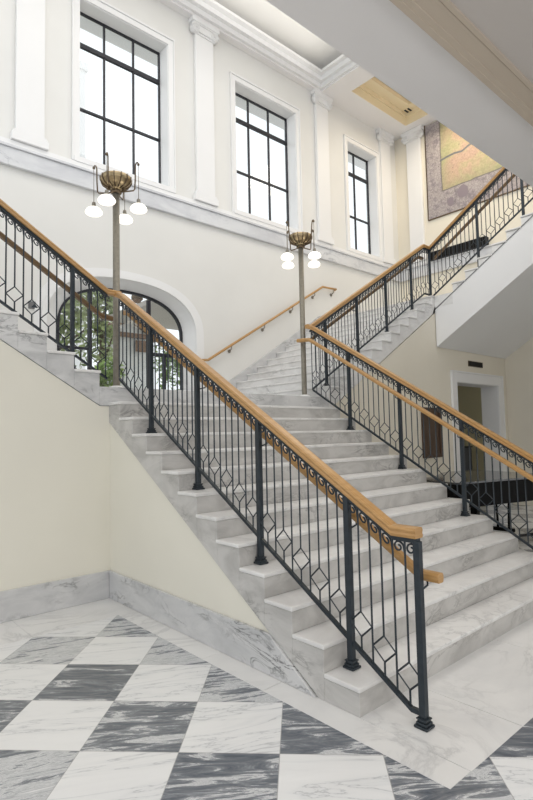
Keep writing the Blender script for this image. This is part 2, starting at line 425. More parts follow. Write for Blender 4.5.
# marble ledge, window casings
lg = MB(); lg.box(-6.2, URW, VB-.07, VB-.002, 5.54, 5.80); lg.box(-6.2, URW, VB-.10, VB-.002, 5.80, 5.84)
struct('trim_6', lg, M['ledge'], bevel=.006)
lg = MB(); lg.box(URW-.07, URW-.002, -1, VB-.1, 5.54, 5.80); lg.box(URW-.10, URW-.002, -1, VB-.1, 5.80, 5.84)
struct('trim_7', lg, M['ledge'], bevel=.006)
struct('trim_8', MB().box(-6.2, URW, VB-.05, VB-.002, 5.845, 5.93).box(URW-.05, URW-.002, 5.05, VB-.05, 5.845, 5.93), M['white'], bevel=.004)

wl = ['tall black steel window nearest the left lamp post, twelve bright panes', 'tall black steel window between the two middle pilasters', 'narrow black steel window nearest the map mural']
for k, (a, b_) in enumerate(WIN):
    w = bpy.data.objects.new('window_%d' % (k+1), None); COL.objects.link(w); w.location = ((a+b_)/2, VG, WZ0); w['kind'] = 'structure'; w['label'] = wl[k]
    cs = MB(); t = .10
    cs.box(a-t, a, VB-.025, VB+.02, WZ0-.08, WZ1+t); cs.box(b_, b_+t, VB-.025, VB+.02, WZ0-.08, WZ1+t); cs.box(a-t, b_+t, VB-.027, VB+.02, WZ1, WZ1+t)
    cs.box(a-t-.025, a-t, VB-.045, VB-.001, WZ0-.08, WZ1+t+.02); cs.box(b_+t, b_+t+.025, VB-.045, VB-.001, WZ0-.08, WZ1+t+.02); cs.box(a-t-.025, b_+t+.025, VB-.05, VB-.001, WZ1+t, WZ1+t+.03)
    cs.box(a-t, b_+t, VB-.06, VB+.02, WZ0-.09, WZ0-.0)
    obj('casing', cs, M['white'], w, bevel=.004)
    lin = MB(); s = .012
    lin.box(a, a+s, VB, VG, WZ0, WZ1); lin.box(b_-s, b_, VB, VG, WZ0, WZ1); lin.box(a, b_, VB, VG, WZ1-s, WZ1); lin.box(a, b_, VB, VG, WZ0, WZ0+s)
    obj('jamb_lining', lin, M['white'], w)
    n = 2 if k == 2 else 3
    fr = MB(); f = .022
    fr.box(a+s, a+s+f, VG, VG+.05, WZ0+s, WZ1-s); fr.box(b_-s-f, b_-s, VG, VG+.05, WZ0+s, WZ1-s)
    fr.box(a+s+f, b_-s-f, VG, VG+.05, WZ0+s, WZ0+s+f); fr.box(a+s+f, b_-s-f, VG, VG+.05, WZ1-s-f, WZ1-s)
    obj('frame', fr, M['frame'], w)
    bars = MB()
    for j in range(1, n):
        x = a + (b_-a)*j/n; bars.box(x-.014, x+.014, VG+.001, VG+.045, WZ0+s+f, WZ1-s-f)
    bars.box(a+s+f, b_-s-f, VG-.004, VG+.05, 8.07, 8.14); bars.box(a+s+f, b_-s-f, VG-.002, VG+.047, 6.985, 7.02)
    obj('glazing_bars', bars, M['frame'], w)
    obj('glass', MB().box(a+s, b_-s, VG+.02, VG+.026, WZ0+s, WZ1-s), M['glass'], w)

# arched garden window/door on the landing
w = bpy.data.objects.new('window_4', None); COL.objects.link(w); w.location = (1.73, VG, ZL); w['kind'] = 'structure'; w['label'] = 'low arched garden door in black steel behind the left lamp post'
fr = MB()
P1, P2 = arc(1.14, 4.10, cu=1.73), arc(1.105, 4.062, cu=1.73)
P1 = [(P1[0][0], ZL)] + P1 + [(P1[-1][0], ZL)]; P2 = [(P2[0][0], ZL)] + P2 + [(P2[-1][0], ZL)]; n = len(P1)
for y0, y1 in ((VG-.01, VG+.05),):
    fr.add([(u,y0,z) for u,z in P1] + [(u,y0,z) for u,z in P2] + [(u,y1,z) for u,z in P1] + [(u,y1,z) for u,z in P2],
           [(k,k+1,n+k+1,n+k) for k in range(n-1)] + [(n+k,n+k+1,3*n+k+1,3*n+k) for k in range(n-1)] + [(2*n+k,2*n+k+1,3*n+k+1,3*n+k) for k in range(n-1)])
obj('frame', fr, M['frame'], w)
br = MB()
for x, zt in ((1.12,4.0),(2.19,4.0)): br.box(x-.03, x+.03, VG-.005, VG+.05, ZL, zt)
br.box(.62, 2.85, VG-.003, VG+.04, ZL, ZL+.08); br.box(.62, 1.09, VG, VG+.04, 3.02, 3.06); br.box(2.22, 2.85, VG, VG+.04, 3.02, 3.08)
br.box(2.46, 2.52, VG, VG+.04, ZL, 3.05)
obj('glazing_bars', br, M['frame'], w)
gp = arc(1.12, 4.08, cu=1.73); gp = [(gp[0][0], ZL)] + gp + [(gp[-1][0], ZL)]
obj('glass', MB().prism(gp, 'y', VG+.02, VG+.026), M['glass'], w)

# baseboards
def bb(nm, mb): return struct(nm, mb, M['base'], bevel=.004)
bb('baseboard_left', MB().box(-6.2, -.016, V0-.018, V0+.011, .0025, .27))
bb('baseboard_stair', MB().prism([(.335,.0025),((.27+.19)/SL,.27),(V0-.0,.27),(V0-.0,.0025)], 'x', -.015, .011))
bb('baseboard_right', (lambda m: m.box(W+.01, D0-c-.035, V0-.018, V0+.011, .0025, .27) and m.box(D1+c+.035, 9.14, V0-.018, V0+.011, .0025, .27))(MB()))
sk = MB(); hgt = .10
sk.prism([(UR-.1, ZL+.002),(UR-.1, nr(UR-.1)+hgt+.02),(UR+11*TS, ZU+hgt+.02),(UR+11*TS+.2, ZU+.16),(URW-.02, ZU+.16),(URW-.02, ZU+.002),(UR+11*TS, ZU-.2)], 'y', VB-.028, VB-.001)
bb('baseboard_back', sk)
sk = MB(); sk.prism([(ARC_U+ARC_A+.2, ZL+.002),(ARC_U+ARC_A+.2, ZL+.17),(UR-.1, ZL+.17),(UR-.1,ZL+.002)], 'y', VB-.024, VB-.001)
bb('baseboard_landing', sk)

# ------------------------------------------------------------------ ceilings
ZC = 9.43
cl = MB()
cl.box(-6.2, 6.43, 5.86, VB, ZC, 10.3)                             # strip over the wall
cl.box(6.43, 6.95, -1, VB, ZC, 10.3)                               # cross beam
cl.box(6.95, URW, 5.40, VB, ZC, 10.3); cl.box(9.12, URW, -1, 5.40, ZC, 10.3)
struct('ceiling_beams', cl, M['soffit'])
cl = MB()
for k, (d_, z0, z1) in enumerate(((.06, ZC+.04, ZC+.14), (.14, ZC+.14, ZC+.24), (.24, ZC+.24, ZC+.30))):
    cl.box(-6.2, 6.43, 5.86-d_, 5.86, z0, z1); cl.box(6.43-d_, 6.43, -1, 5.86-d_, z0, z1)
struct('trim_9', cl, M['white'])
struct('ceiling', MB().box(-6.2, 6.43, -1, 5.86, ZC+.48, ZC+.6), M['ivory'])
cl = MB(); cl.box(6.95, 9.12, -1, 5.40, ZC+.48, ZC+.6)
for d_, z0, z1 in ((.05, ZC+.20, ZC+.30), (.30, ZC+.30, ZC+.40)):
    cl.box(6.95, 9.12, 5.40-d_, 5.40, z0, z1); cl.box(9.12-d_, 9.12, -1, 5.40-d_, z0, z1); cl.box(6.95, 6.95+d_, -1, 5.40-d_, z0, z1)
cl.box(6.951, 9.119, 5.385, 5.399, ZC+.002, ZC+.2); cl.box(9.105, 9.119, -1, 5.385, ZC+.002, ZC+.2)
struct('ceiling_recess', cl, M['peach'])
vt = thing('ceiling_vent', 'small dark slotted air vent in the peach ceiling recess', 'vent', (9.0, 5.23, 9.727))
vx, vy, vz = 9.0, 5.23, 9.7275
obj('vent_plate', MB().box(vx-.10, vx+.10, vy-.10, vy+.10, vz-.012, vz), M['peach'], vt)
for k in (-1, 1): obj('slot', MB().box(vx-.085, vx+.085, vy+k*.045-.025, vy+k*.045+.025, vz-.017, vz-.012), M['blackmatt'], vt)

# gallery over the foreground
ga = MB(); ga.box(-9, UX-.001, .115, .755, 4.795, 5.72)
struct('ceiling_gallery_right', MB().box(UX, URW, .115, .53, 4.795, 5.72), M['soffit'])
struct('ceiling_gallery', ga, M['soffit'])
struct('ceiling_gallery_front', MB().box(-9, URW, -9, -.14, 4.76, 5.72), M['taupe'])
mo = MB()
mo.box(-9, URW, -.14, .115, 4.75, 5.7); mo.box(-9, URW, .07, .125, 4.735, 4.7945); mo.box(-9, URW, .02, .075, 4.742, 4.77); mo.box(-9, URW, -.15, -.11, 4.74, 4.77); mo.box(-9, URW, -.105, -.075, 4.746, 4.77)
struct('trim_10', mo, M['moulding'], bevel=.004)

# ------------------------------------------------------------------ pilasters
def pilaster(label, uc, w=.5, wall='back', vc=None):
    proj = .07
    t = thing('pilaster', label, 'pilaster', (uc, VB, 5.85) if wall == 'back' else (URW, vc, 5.85), 'white pilasters of the upper wall')
    def bxs(mb, hw, pr, z0, z1):
        if wall == 'back': mb.box(uc-hw, uc+hw, VB-pr, VB-.002, z0, z1)
        else: mb.box(URW-pr, URW-.002, vc-hw, vc+hw, z0, z1)
        return mb
    h = w/2
    obj('shaft', bxs(MB(), h-.045, proj, 6.11, 9.16), M['white'], t, bevel=.006)
    b = MB(); bxs(b, h+.015, proj+.025, 5.935, 6.05); bxs(b, h-.0, proj+.016, 6.05, 6.085); bxs(b, h-.015, proj+.008, 6.085, 6.11)
    obj('plinth', b, M['white'], t, bevel=.008)
    c = MB(); bxs(c, h-.02, proj+.015, 9.16, 9.20); bxs(c, h+.0, proj+.04, 9.20, 9.33); bxs(c, h+.06, proj+.075, 9.345, ZC-.002); bxs(c, h+.03, proj+.06, 9.325, 9.35)
    cap = obj('capital', c, M['white'], t, bevel=.006)
    for s in (-1, 1):
        vm = MB(); pts = []
        for k in range(33):
            a = k/32*2.4*2*PI; r = .092*(1 - .78*k/32)
            pts.append((math.cos(a)*r*s, math.sin(a)*r))
        y = proj + .045
        if wall == 'back':
            P = [(uc + s*(h-.03) + a, VB-y, 9.245 + z) for a, z in pts]
            vm.tube([(uc + s*(h-.03), VB-.02, 9.245), (uc + s*(h-.03), VB-y+.004, 9.245)], .088, 16)
        else:
            P = [(URW-y, vc + s*(h-.03) + a, 9.245 + z) for a, z in pts]
            vm.tube([(URW-.02, vc + s*(h-.03), 9.245), (URW-y+.004, vc + s*(h-.03), 9.245)], .088, 16)
        vm.tube(P, .014, 6)
        obj('volute', vm, M['white'], cap)
pilaster('white pilaster left of the first tall window, base on the marble ledge', .07)
pilaster('white pilaster with scrolled capital between the first and second tall windows', 3.23)
pilaster('white pilaster between the second tall window and the narrow window', 6.53)
pilaster('white pilaster just right of the narrow window', 8.97)
pilaster('white corner pilaster beside the map mural', 0, .5, 'right', 5.40)

# ------------------------------------------------------------------ railings
CAP = [(-.036,-.060),(.036,-.060),(.040,-.046),(.034,-.034),(.040,-.018),(.034,-.004),(.018,0),(-.018,0),(-.034,-.004),(-.040,-.018),(-.034,-.034),(-.040,-.046)]
LOW = [(-.022,-.052),(.022,-.052),(.028,-.038),(.028,-.014),(.018,0),(-.018,0),(-.028,-.014),(-.028,-.038)]
STEEL = [(-.018,-.028),(.018,-.028),(.018,0),(-.018,0)]
BOT = [(-.012,-.026),(.012,-.026),(.012,0),(-.012,0)]
def bars_mb(L, kind, w, dirv):
    mb = MB(); r = .0075
    def seg(s0, z0, s1, z1, rr=r):
        mb.tube([(dirv[0]*s0, dirv[1]*s0, z0), (dirv[0]*s1, dirv[1]*s1, z1)], rr, 4, False)
    if kind == 'plain': seg(0, 0, 0, L)
    else:
        b0, dh = .080, .148
        seg(0, 0, 0, b0); seg(0, b0+dh, 0, L)
        q_ = .0055
        seg(0, b0, w, b0+dh/2, q_); seg(w, b0+dh/2, 0, b0+dh, q_); seg(0, b0+dh, -w, b0+dh/2, q_); seg(-w, b0+dh/2, 0, b0, q_)
    return mb
def scroll_mb(dirv, slope, w):
    """C scroll hanging under the top rail between two bars"""
    mb = MB(); pts = []
    R0 = min(.034, w*.45)
    cx, cz = w*.5, -R0 - .006
    for k in range(26):
        t = k/25; a = PI*1.05 - t*2*PI*1.2 - .5; r = R0*(1 - .72*t)
        pts.append((cx + math.cos(a)*r, cz + math.sin(a)*r))
    pts = [(0.0, -.085), (.004, -.055)] + pts
    P = [(dirv[0]*s, dirv[1]*s, z + slope*s) for s, z in pts]
    mb.tube(P, .006, 5); return mb
def railing(t, O, dirv, slope, zt, zb, posts, ends, n_bars, postbase, low_side=0, L=None):
    """O plan origin, s measured along dirv; zt(s)/zb(s): underside of top steel rail / top of bottom rail"""
    X = lambda s: (O[0] + dirv[0]*s, O[1] + dirv[1]*s)
    cuts = sorted(set(list(posts) + list(ends)))
    cache = {}
    for s in posts:
        x, y = X(s); zb0 = postbase(s); h = .0195
        pm = MB().box(x-h, x+h, y-h, y+h, zb0+.03, zt(s)+.01)
        p = obj('post', pm, M['steel'], t, loc=(x, y, zb0), bevel=.003)
        sh = MB().box(x-.041, x+.041, y-.041, y+.041, zb0+.001, zb0+.016).box(x-.033, x+.033, y-.033, y+.033, zb0+.016, zb0+.032).box(x-.027, x+.027, y-.027, y+.027, zb0+.032, zb0+.044).box(x-.032, x+.032, y-.032, y+.032, zb0+.044, zb0+.052)
        obj('base_shoe', sh, M['steel'], p, bevel=.004)
    k = 0
    for i in range(len(cuts)-1):
        a, b = cuts[i], cuts[i+1]; m = n_bars(b - a)
        if m < 1: continue
        w = (b - a)/(m + 1)
        for j in range(m + 2):
            s = a + w*j; x, y = X(s)
            if 0 < j < m+1 or s not in posts:
                kind = 'diamond' if j % 2 else 'plain'
                Lb = zt(s) - zb(s); key = (kind, round(Lb, 2), round(w, 3))
                nm = 'diamond_baluster' if kind == 'diamond' else 'baluster'
                if key not in cache:
                    cache[key] = obj(nm, MB().add([], []), M['steel'], t)
                    me = bars_mb(Lb, kind, w*.98, dirv).mesh(nm); me.materials.append(M['steel']); cache[key].data = me
                    cache[key].location = Vector((x, y, zb(s))) - wloc(t)
                else: inst(cache[key], t, (x, y, zb(s)))
            if j < m + 1:
                sl = (zt(s + w) - zt(s))/w
                key = ('scroll', round(sl, 2), round(w, 3))
                if key not in cache:
                    o = obj('scroll', MB().add([], []), M['steel'], t); me = scroll_mb(dirv, sl, w).mesh('scroll'); me.materials.append(M['steel']); o.data = me
                    o.location = Vector((x, y, zt(s))) - wloc(t); cache[key] = o
                else: inst(cache[key], t, (x, y, zt(s)))
def nbar(step=.08):
    def f(d):
        m = round(d/step) - 1
        if m < 1: return 0
        return m if m % 2 else m + (1 if m < 6 else -1)
    return f
def lowrail(t, pts, side, brackets, mat):
    r = obj('lower_handrail', MB().sweep(pts, LOW), mat, t, bevel=0)
    for (x, y, z, tx, ty) in brackets:
        m = MB().tube([(x, y, z-.045), (x, y, z-.08), (tx, ty, z-.10)], .006, 6).tube([(x, y, z-.052), (x, y, z-.044)], .018, 8)
        obj('rail_bracket', m, M['steel'], r)
    return r
CH = .062                                                         # cap height above steel rail
# --- the two railings of the main flight
def main_rail(label, u, sgn, first):
    t = thing('stair_railing', label, 'railing', (u, 0, 0))
    VK = -.15; VE = 3.35
    top = lambda v: nz(max(v, VK)) + 1.0
    zt = lambda v: top(v) - .06 - .028
    bot = lambda v: max(nz(v) + .060, .085)
    path = [(u, -.312, top(VK)), (u, VK, top(VK)), (u, VE - .12, top(VE-.12)), (u, VE + .0, 3.195)]
    obj('handrail', MB().sweep(path, CAP), M['oak'], t)
    obj('top_rail', MB().sweep([(u, -.308, top(VK)-.06), (u, VK, top(VK)-.06), (u, VE-.1, top(VE-.1)-.06)], STEEL), M['steel'], t)
    vk = (.085 - .06 - R)/SL
    obj('bottom_rail', MB().sweep([(u, -.30, .085), (u, vk, .085), (u, VE-.06, bot(VE-.06))], BOT), M['steel'], t)
    posts = [-.30, .195, 1.03, 1.83, 2.62]
    def pb(v):
        return 0.002 if v < 0 else (int(v/T)+1)*R
    railing(t, (u, 0), (0, 1), SL, zt, bot, posts, [VE-.05], nbar(), pb)
    ui = u + sgn*.085; off = .815
    zl = lambda v: nz(v) + off
    pts = [(ui + sgn*.0, -.385, zl(-.26)), (ui, -.26, zl(-.26)), (ui, VE-.1, zl(VE-.1)), (ui, VE+(.0 if first else .14), zl(VE-.1)+.02)]
    br = [(ui, v, zl(v), u, v) for v in (.195, 1.03, 1.83, 2.62)] + [(ui, -.30, zl(-.26), u, -.30)]
    lowrail(t, pts, sgn, br, M['oak'])
    return t
main_rail('oak capped dark steel railing on the near side of the main flight', .175, 1, True)
main_rail('oak capped dark steel railing on the far side of the main flight, before the piano', W-.165, -1, False)
# --- left flight
t = thing('stair_railing', 'dark steel railing with oak cap climbing leftwards over the left flight', 'railing', (.04, 3.35, ZL))
VR = 3.35
topl = lambda u: 3.20 + .635*(.06 - u) if u < .06 else 3.20
EL = -2.55
obj('handrail', MB().sweep([(.175+.036, VR, 3.195), (.06, VR, 3.20), (EL, VR, topl(EL))], CAP), M['oak'], t)
obj('top_rail', MB().sweep([(.06, VR, 3.14), (EL, VR, topl(EL)-.06)], STEEL), M['steel'], t)
botl = lambda u: 2.245 + .635*(.06 - u)
obj('bottom_rail', MB().sweep([(.06, VR, botl(.06)), (EL, VR, botl(EL))], BOT), M['steel'], t)
s_of = lambda f: (lambda s: f(.045 - s))
def pbl(s):
    u = .045 - s
    return ZL if u > UL else ZL + (int((UL-u)/TS)+1)*R
railing(t, (.045, VR), (-1, 0), .635, lambda s: topl(.045-s)-.088, lambda s: botl(.045-s), [.36, 1.16, 1.96], [.0, 2.55], nbar(), pbl)
vi = VR + .085
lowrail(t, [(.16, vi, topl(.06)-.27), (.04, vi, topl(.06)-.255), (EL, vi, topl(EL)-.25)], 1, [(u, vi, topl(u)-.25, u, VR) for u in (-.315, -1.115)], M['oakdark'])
# --- right flight
t = thing('stair_railing', 'dark steel railing with oak cap climbing rightwards over the right flight', 'railing', (3.2, VR, ZL))
UK = 6.33
topr = lambda u: nr(min(u, UK)) + .985
US = 3.21; UE = 6.545
obj('handrail', MB().sweep([(W-.165-.036, VR, 3.195), (US, VR, 3.195), (UK, VR, topr(UK)), (UE, VR, topr(UK))], CAP), M['oak'], t)
obj('top_rail', MB().sweep([(US, VR, topr(US)-.06), (UK, VR, topr(UK)-.06), (UE, VR, topr(UK)-.06)], STEEL), M['steel'], t)
botr = lambda u: nr(min(u, UK)) + .06
obj('bottom_rail', MB().sweep([(US+.02, VR, botr(US+.02)), (UK, VR, botr(UK)), (UE, VR, botr(UK))], BOT), M['steel'], t)
def pbr(s):
    u = US + s
    return ZL if u < UR else min(ZU, ZL + (int((u-UR)/TS)+1)*R)
railing(t, (US, VR), (1, 0), SS, lambda s: topr(US+s)-.088, lambda s: botr(US+s), [.33, 1.10, 1.90, 2.69, UE-US], [.02], nbar(), pbr)
vi = VR + .085
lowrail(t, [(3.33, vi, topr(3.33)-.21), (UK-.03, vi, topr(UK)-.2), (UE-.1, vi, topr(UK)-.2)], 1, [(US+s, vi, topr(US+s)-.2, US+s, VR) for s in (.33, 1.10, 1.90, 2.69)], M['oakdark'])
# --- upper flight
UU = 6.545
t = thing('stair_railing', 'oak capped railing of the upper flight, rising before the map mural', 'railing', (UU, VR, ZU))
tu = lambda v: topr(UK) + .66*(3.33 - v)
bu = lambda v: max(ZU + .06, ZU + R + SU*(VU - v) + .06)
VT = .9
obj('handrail', MB().sweep([(UU, VR+.036, topr(UK)), (UU, 3.33, topr(UK)), (UU, VT, tu(VT))], CAP), M['oak'], t)
obj('top_rail', MB().sweep([(UU, 3.33, topr(UK)-.06), (UU, VT, tu(VT)-.06)], STEEL), M['steel'], t)
vk = VU + R/SU
bul = lambda v: ZU + .07 + .655*(3.30 - v)
obj('bottom_rail', MB().sweep([(UU, 3.33, bul(3.33)), (UU, VT, bul(VT))], BOT), M['steel'], t)
def pbu(s):
    v = 3.33 - s
    return ZU if v > VU else ZU + (int((VU-v)/TU)+1)*R
railing(t, (UU, 3.33), (0, -1), .66, lambda s: tu(3.33-s)-.088, lambda s: bul(3.33-s), [.95, 1.75], [.0, 2.43], nbar(), pbu)
ui = UU + .085
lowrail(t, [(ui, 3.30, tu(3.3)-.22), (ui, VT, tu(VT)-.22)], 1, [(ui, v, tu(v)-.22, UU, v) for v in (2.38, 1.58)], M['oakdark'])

# wall handrail on the back wall
t = thing('wall_handrail', 'slim oak handrail on brackets along the pale back wall', 'handrail', (4.8, VB, 3.9))
y = VB - .08
hw = lambda u: 2.982 + .600*(u - 3.201)
obj('rail', MB().tube([(2.98, y, hw(3.2)-.02), (3.2, y, hw(3.2)), (6.36, y, hw(6.36)), (6.82, y, hw(6.36)+.02), (6.84, VB-.02, hw(6.36)+.02)], .024, 10), M['oak'], t)
for u in (3.75, 4.6, 5.4, 6.1, 6.72):
    z = hw(min(u, 6.36))
    obj('bracket', MB().tube([(u, y, z-.02), (u, y, z-.075), (u, VB-.012, z-.11)], .009, 8).tube([(u, VB-.015, z-.11), (u, VB-.001, z-.11)], .035, 12), M['bronze'], t)

# ------------------------------------------------------------------ lamp posts
def lamp(label, u, v, rot, zb=4.36, ring=.28):
    t = thing('lamp_post', label, 'lamp', (u, v, ZL))
    obj('pole', MB().lathe([(.0,.0),(.041,.0),(.041,.02),(.038,.03),(.038,zb-ZL),(.0,zb-ZL)], (u,v,ZL+.001), 20), M['bronze'], t)
    obj('base_flange', MB().lathe([(.0,.045),(.05,.045),(.075,.03),(.085,.012),(.085,.0)], (u,v,ZL+.001), 24), M['white'], t)
    bowl = obj('bowl', MB().lathe([(.040,-.035),(.058,-.030),(.06,-.02),(.075,-.008),(.115,.006),(.148,.03),(.164,.06),(.170,.065),(.171,.112),(.163,.116),(.155,.08),(.13,.045),(.09,.022),(.03,.015)], (u,v,zb), 32), M['brass'], t)
    hub = MB().lathe([(.040,-.075),(.058,-.07),(.066,-.055),(.058,-.04),(.045,-.035)], (u,v,zb), 20)
    obj('collar', hub, M['bronzedark'], t)
    for k in range(14):
        a = 2*PI*k/14 + .1; c, s = math.cos(a), math.sin(a)
        obj('rib', MB().tube([(u+c*r_, v+s*r_, zb+z_) for r_, z_ in ((.066,-.016),(.116,.003),(.151,.028),(.172,.064),(.174,.113))], .0065, 5), M['bronzedark'], bowl)
    for k in range(4):
        a = rot + k*PI/2; c, s = math.cos(a), math.sin(a)
        arm = MB().tube([(u+c*r_, v+s*r_, zb+z_) for r_, z_ in ((.045,-.055),(.10,-.055),(.205,-.05),(.218,-.03),(.225,.08),(ring-.035,.24),(ring-.025,.27),(ring-.01,.275),(ring+.002,.255))], .008, 6)
        am = obj('arm', arm, M['bronzedark'], t)
        x, y = u + c*ring, v + s*ring
        obj('finial', MB().lathe([(0,-.02),(.014,-.01),(.014,.01),(0,.02)], (x,y,zb+.25), 10), M['bronzedark'], am)
        obj('cord', MB().tube([(x,y,zb+.245),(x,y,zb-.16)], .0032, 5), M['bronzedark'], t)
        so = obj('socket', MB().lathe([(.0,.0),(.018,.0),(.022,-.02),(.022,-.05),(.032,-.06)], (x,y,zb-.155), 14), M['bronze'], t)
        obj('lamp_shade', MB().lathe([(.02,0),(.042,-.007),(.073,-.025),(.091,-.05),(.096,-.066),(.090,-.080),(.076,-.092),(.04,-.10),(.0,-.102)], (x,y,zb-.205), 24), M['shade'], t)
lamp('tall bronze lamp post at the left corner of the landing, four glowing globes', .232, 3.48, math.radians(42.4), 4.425, .262)
lamp('tall bronze lamp post at the right corner of the landing, before the wall handrail', 3.17, 3.46, math.radians(89.3), 4.44)

# ------------------------------------------------------------------ smaller things
o = thing('wall_plaque', 'small grey plaque on the white wall left of the arch', 'plaque', (.17, VB, 3.56))
obj('plate', MB().box(.08, .25, VB-.016, VB-.002, 3.505, 3.615), M['grey'], o, bevel=.002)
obj('mark', MB().prism([(.115,3.525),(.215,3.525),(.165,3.585)], 'y', VB-.02, VB-.016), M['steel'], o)
o = thing('wall_board', 'dark brown framed board hanging on the wall behind the far railing', 'picture', (6.08, V0, 1.57))
fm = MB(); a, b_, z0, z1 = 5.77, 6.37, 1.13, 2.02
obj('panel', MB().box(a+.05, b_-.05, V0-.012, V0+.008, z0+.05, z1-.05), M['darkwood'], o)
fm.box(a, a+.06, V0-.03, V0+.01, z0, z1); fm.box(b_-.06, b_, V0-.03, V0+.01, z0, z1); fm.box(a+.06, b_-.06, V0-.03, V0+.01, z0, z0+.06); fm.box(a+.06, b_-.06, V0-.03, V0+.01, z1-.06, z1)
obj('frame', fm, M['darkwood'], o, bevel=.006)
o = thing('wall_vent', 'small dark grille over the white doorway', 'vent', (7.8, V0, 2.92))
obj('plate', MB().box(7.52, 8.10, V0-.006, V0+.008, 2.865, 2.975), M['bronzedark'], o)
sl = MB()
for k in range(12): sl.box(7.54+k*.046, 7.565+k*.046, V0-.014, V0-.006, 2.875, 2.965)
obj('louvres', sl, M['blackmatt'], o)
o = thing('dark_cabinet', 'black box standing inside the white doorway', 'cabinet', (9.18, 4.4, 0))
obj('body', MB().box(8.88, 9.48, 4.2, 4.6, .05, 1.20), M['blackmatt'], o, bevel=.01)
obj('top', MB().box(8.86, 9.50, 4.18, 4.62, 1.20, 1.23), M['black'], o, bevel=.005)
obj('plinth', MB().box(8.90, 9.46, 4.23, 4.57, 0.001, .05), M['blackmatt'], o)
o = thing('long_grille', 'long black ribbed grille lying above the marble ledge below the map mural', 'grille', (URW, 4.25, 5.93))
obj('casing', MB().box(URW-.16, URW-.003, 3.56, 5.0, 5.842, 6.05), M['blackmatt'], o)
rb = MB()
for k in range(24): rb.box(URW-.175, URW-.16, 3.58+k*.059, 3.605+k*.059, 5.85, 6.04)
obj('ribs', rb, M['black'], o)

# map mural on the right wall
def mapmat():
    m, nt, b = newmat('painted map'); P = pos(nt); sp = N(nt, 'ShaderNodeSeparateXYZ'); nt.links.new(P, sp.inputs[0])
    y, z = sp.outputs[1], sp.outputs[2]
    wob = math_(nt, 'MULTIPLY', math_(nt, 'SUBTRACT', noise(nt, P, 4, 3), .5), .06)
    f = noise(nt, P, 1.3, 5, .6, .5)
    fld = ramp(nt, [(.30, (.38,.38,.20)), (.42, (.47,.42,.25)), (.50, (.52,.38,.27)), (.62, (.52,.36,.28)), (.75, (.48,.42,.26))]); nt.links.new(f, fld.inputs[0])
    # green rim of the field
    d1 = math_(nt, 'SUBTRACT', 4.66, math_(nt, 'ADD', y, wob)); d2 = math_(nt, 'SUBTRACT', math_(nt, 'ADD', z, wob), 7.55)
    dm = math_(nt, 'MINIMUM', d1, d2)
    rim = ramp(nt, [(0, (.7,.7,.7)), (.3, (0,0,0))]); nt.links.new(dm, rim.inputs[0])
    c = mix(nt, fld.outputs[0], (.36,.37,.21), rim.outputs[0])
    vo = N(nt, 'ShaderNodeTexVoronoi', feature='DISTANCE_TO_EDGE'); vo.inputs['Scale'].default_value = 15; nt.links.new(P, vo.inputs['Vector'])
    town = ramp(nt, [(0, (.25,.22,.225)), (.03, (.36,.325,.325)), (.12, (.44,.395,.395))]); nt.links.new(vo.outputs[0], town.inputs[0])
    s = noise(nt, P, 7, 4, .65); sp2 = ramp(nt, [(.50, (0,0,0)), (.62, (1,1,1))]); nt.links.new(s, sp2.inputs[0])
    tc = mix(nt, town.outputs[0], (.22,.19,.22), math_(nt, 'MULTIPLY', sp2.outputs[0], .7))
    ism = math_(nt, 'GREATER_THAN', dm, 0.0)
    c = mix(nt, tc, c, ism)
    ln_ = math_(nt, 'LESS_THAN', math_(nt, 'ABSOLUTE', dm), .016)
    c = mix(nt, c, (.17,.15,.15), math_(nt, 'MULTIPLY', ln_, .8))
    dk = ramp(nt, [(.66, (0,0,0)), (.70, (.6,.6,.6))]); nt.links.new(noise(nt, P, 16, 3, .6), dk.inputs[0])
    c = mix(nt, c, (.14,.12,.12), dk.outputs[0])
    fine = noise(nt, P, 26, 3); fr = ramp(nt, [(.35, (.86,.86,.86)), (.65, (1.08,1.08,1.08))]); nt.links.new(fine, fr.inputs[0])
    c = mix(nt, c, fr.outputs[0], 1.0, 'MULTIPLY')
    nt.links.new(c, b.inputs['Base Color']); b.inputs['Roughness'].default_value = .7; return m
M['map'] = mapmat()
o = thing('map_mural', 'large painted bird eye map on the right wall, green fields and mauve streets', 'mural', (URW, 3.2, 6.94))
obj('canvas', MB().box(URW-.02, URW-.002, .9, 5.06, 6.94, 9.40), M['map'], o)
fm = MB(); fm.box(URW-.03, URW-.002, 5.06, 5.085, 6.92, 9.42); fm.box(URW-.03, URW-.002, .9, 5.06, 6.915, 6.94)
obj('frame', fm, M['bronzedark'], o)
pts = [(4.69,8.33),(4.5,8.36),(4.3,8.37),(4.1,8.34),(3.95,8.40),(3.8,8.44),(3.6,8.45),(3.4,8.55)]
obj('painted_road', MB().add([(URW-.022, y_, z_+.025) for y_, z_ in pts] + [(URW-.022, y_, z_-.025) for y_, z_ in pts], [(k,k+1,len(pts)+k+1,len(pts)+k) for k in range(len(pts)-1)]), M['grey'], o)
for (cy, cz, r_) in ((4.12,7.35,.15),(3.05,7.78,.12),(4.45,7.2,.10)):
    obj('painted_tree', MB().add([(URW-.022, cy + r_*(.8+.3*random.random())*math.cos(a_*PI/7), cz + 1.2*r_*(.8+.3*random.random())*math.sin(a_*PI/7)) for a_ in range(14)], [tuple(range(14))]), (M.setdefault('plum', paint('muted plum paint', (.25,.21,.24)))), o)

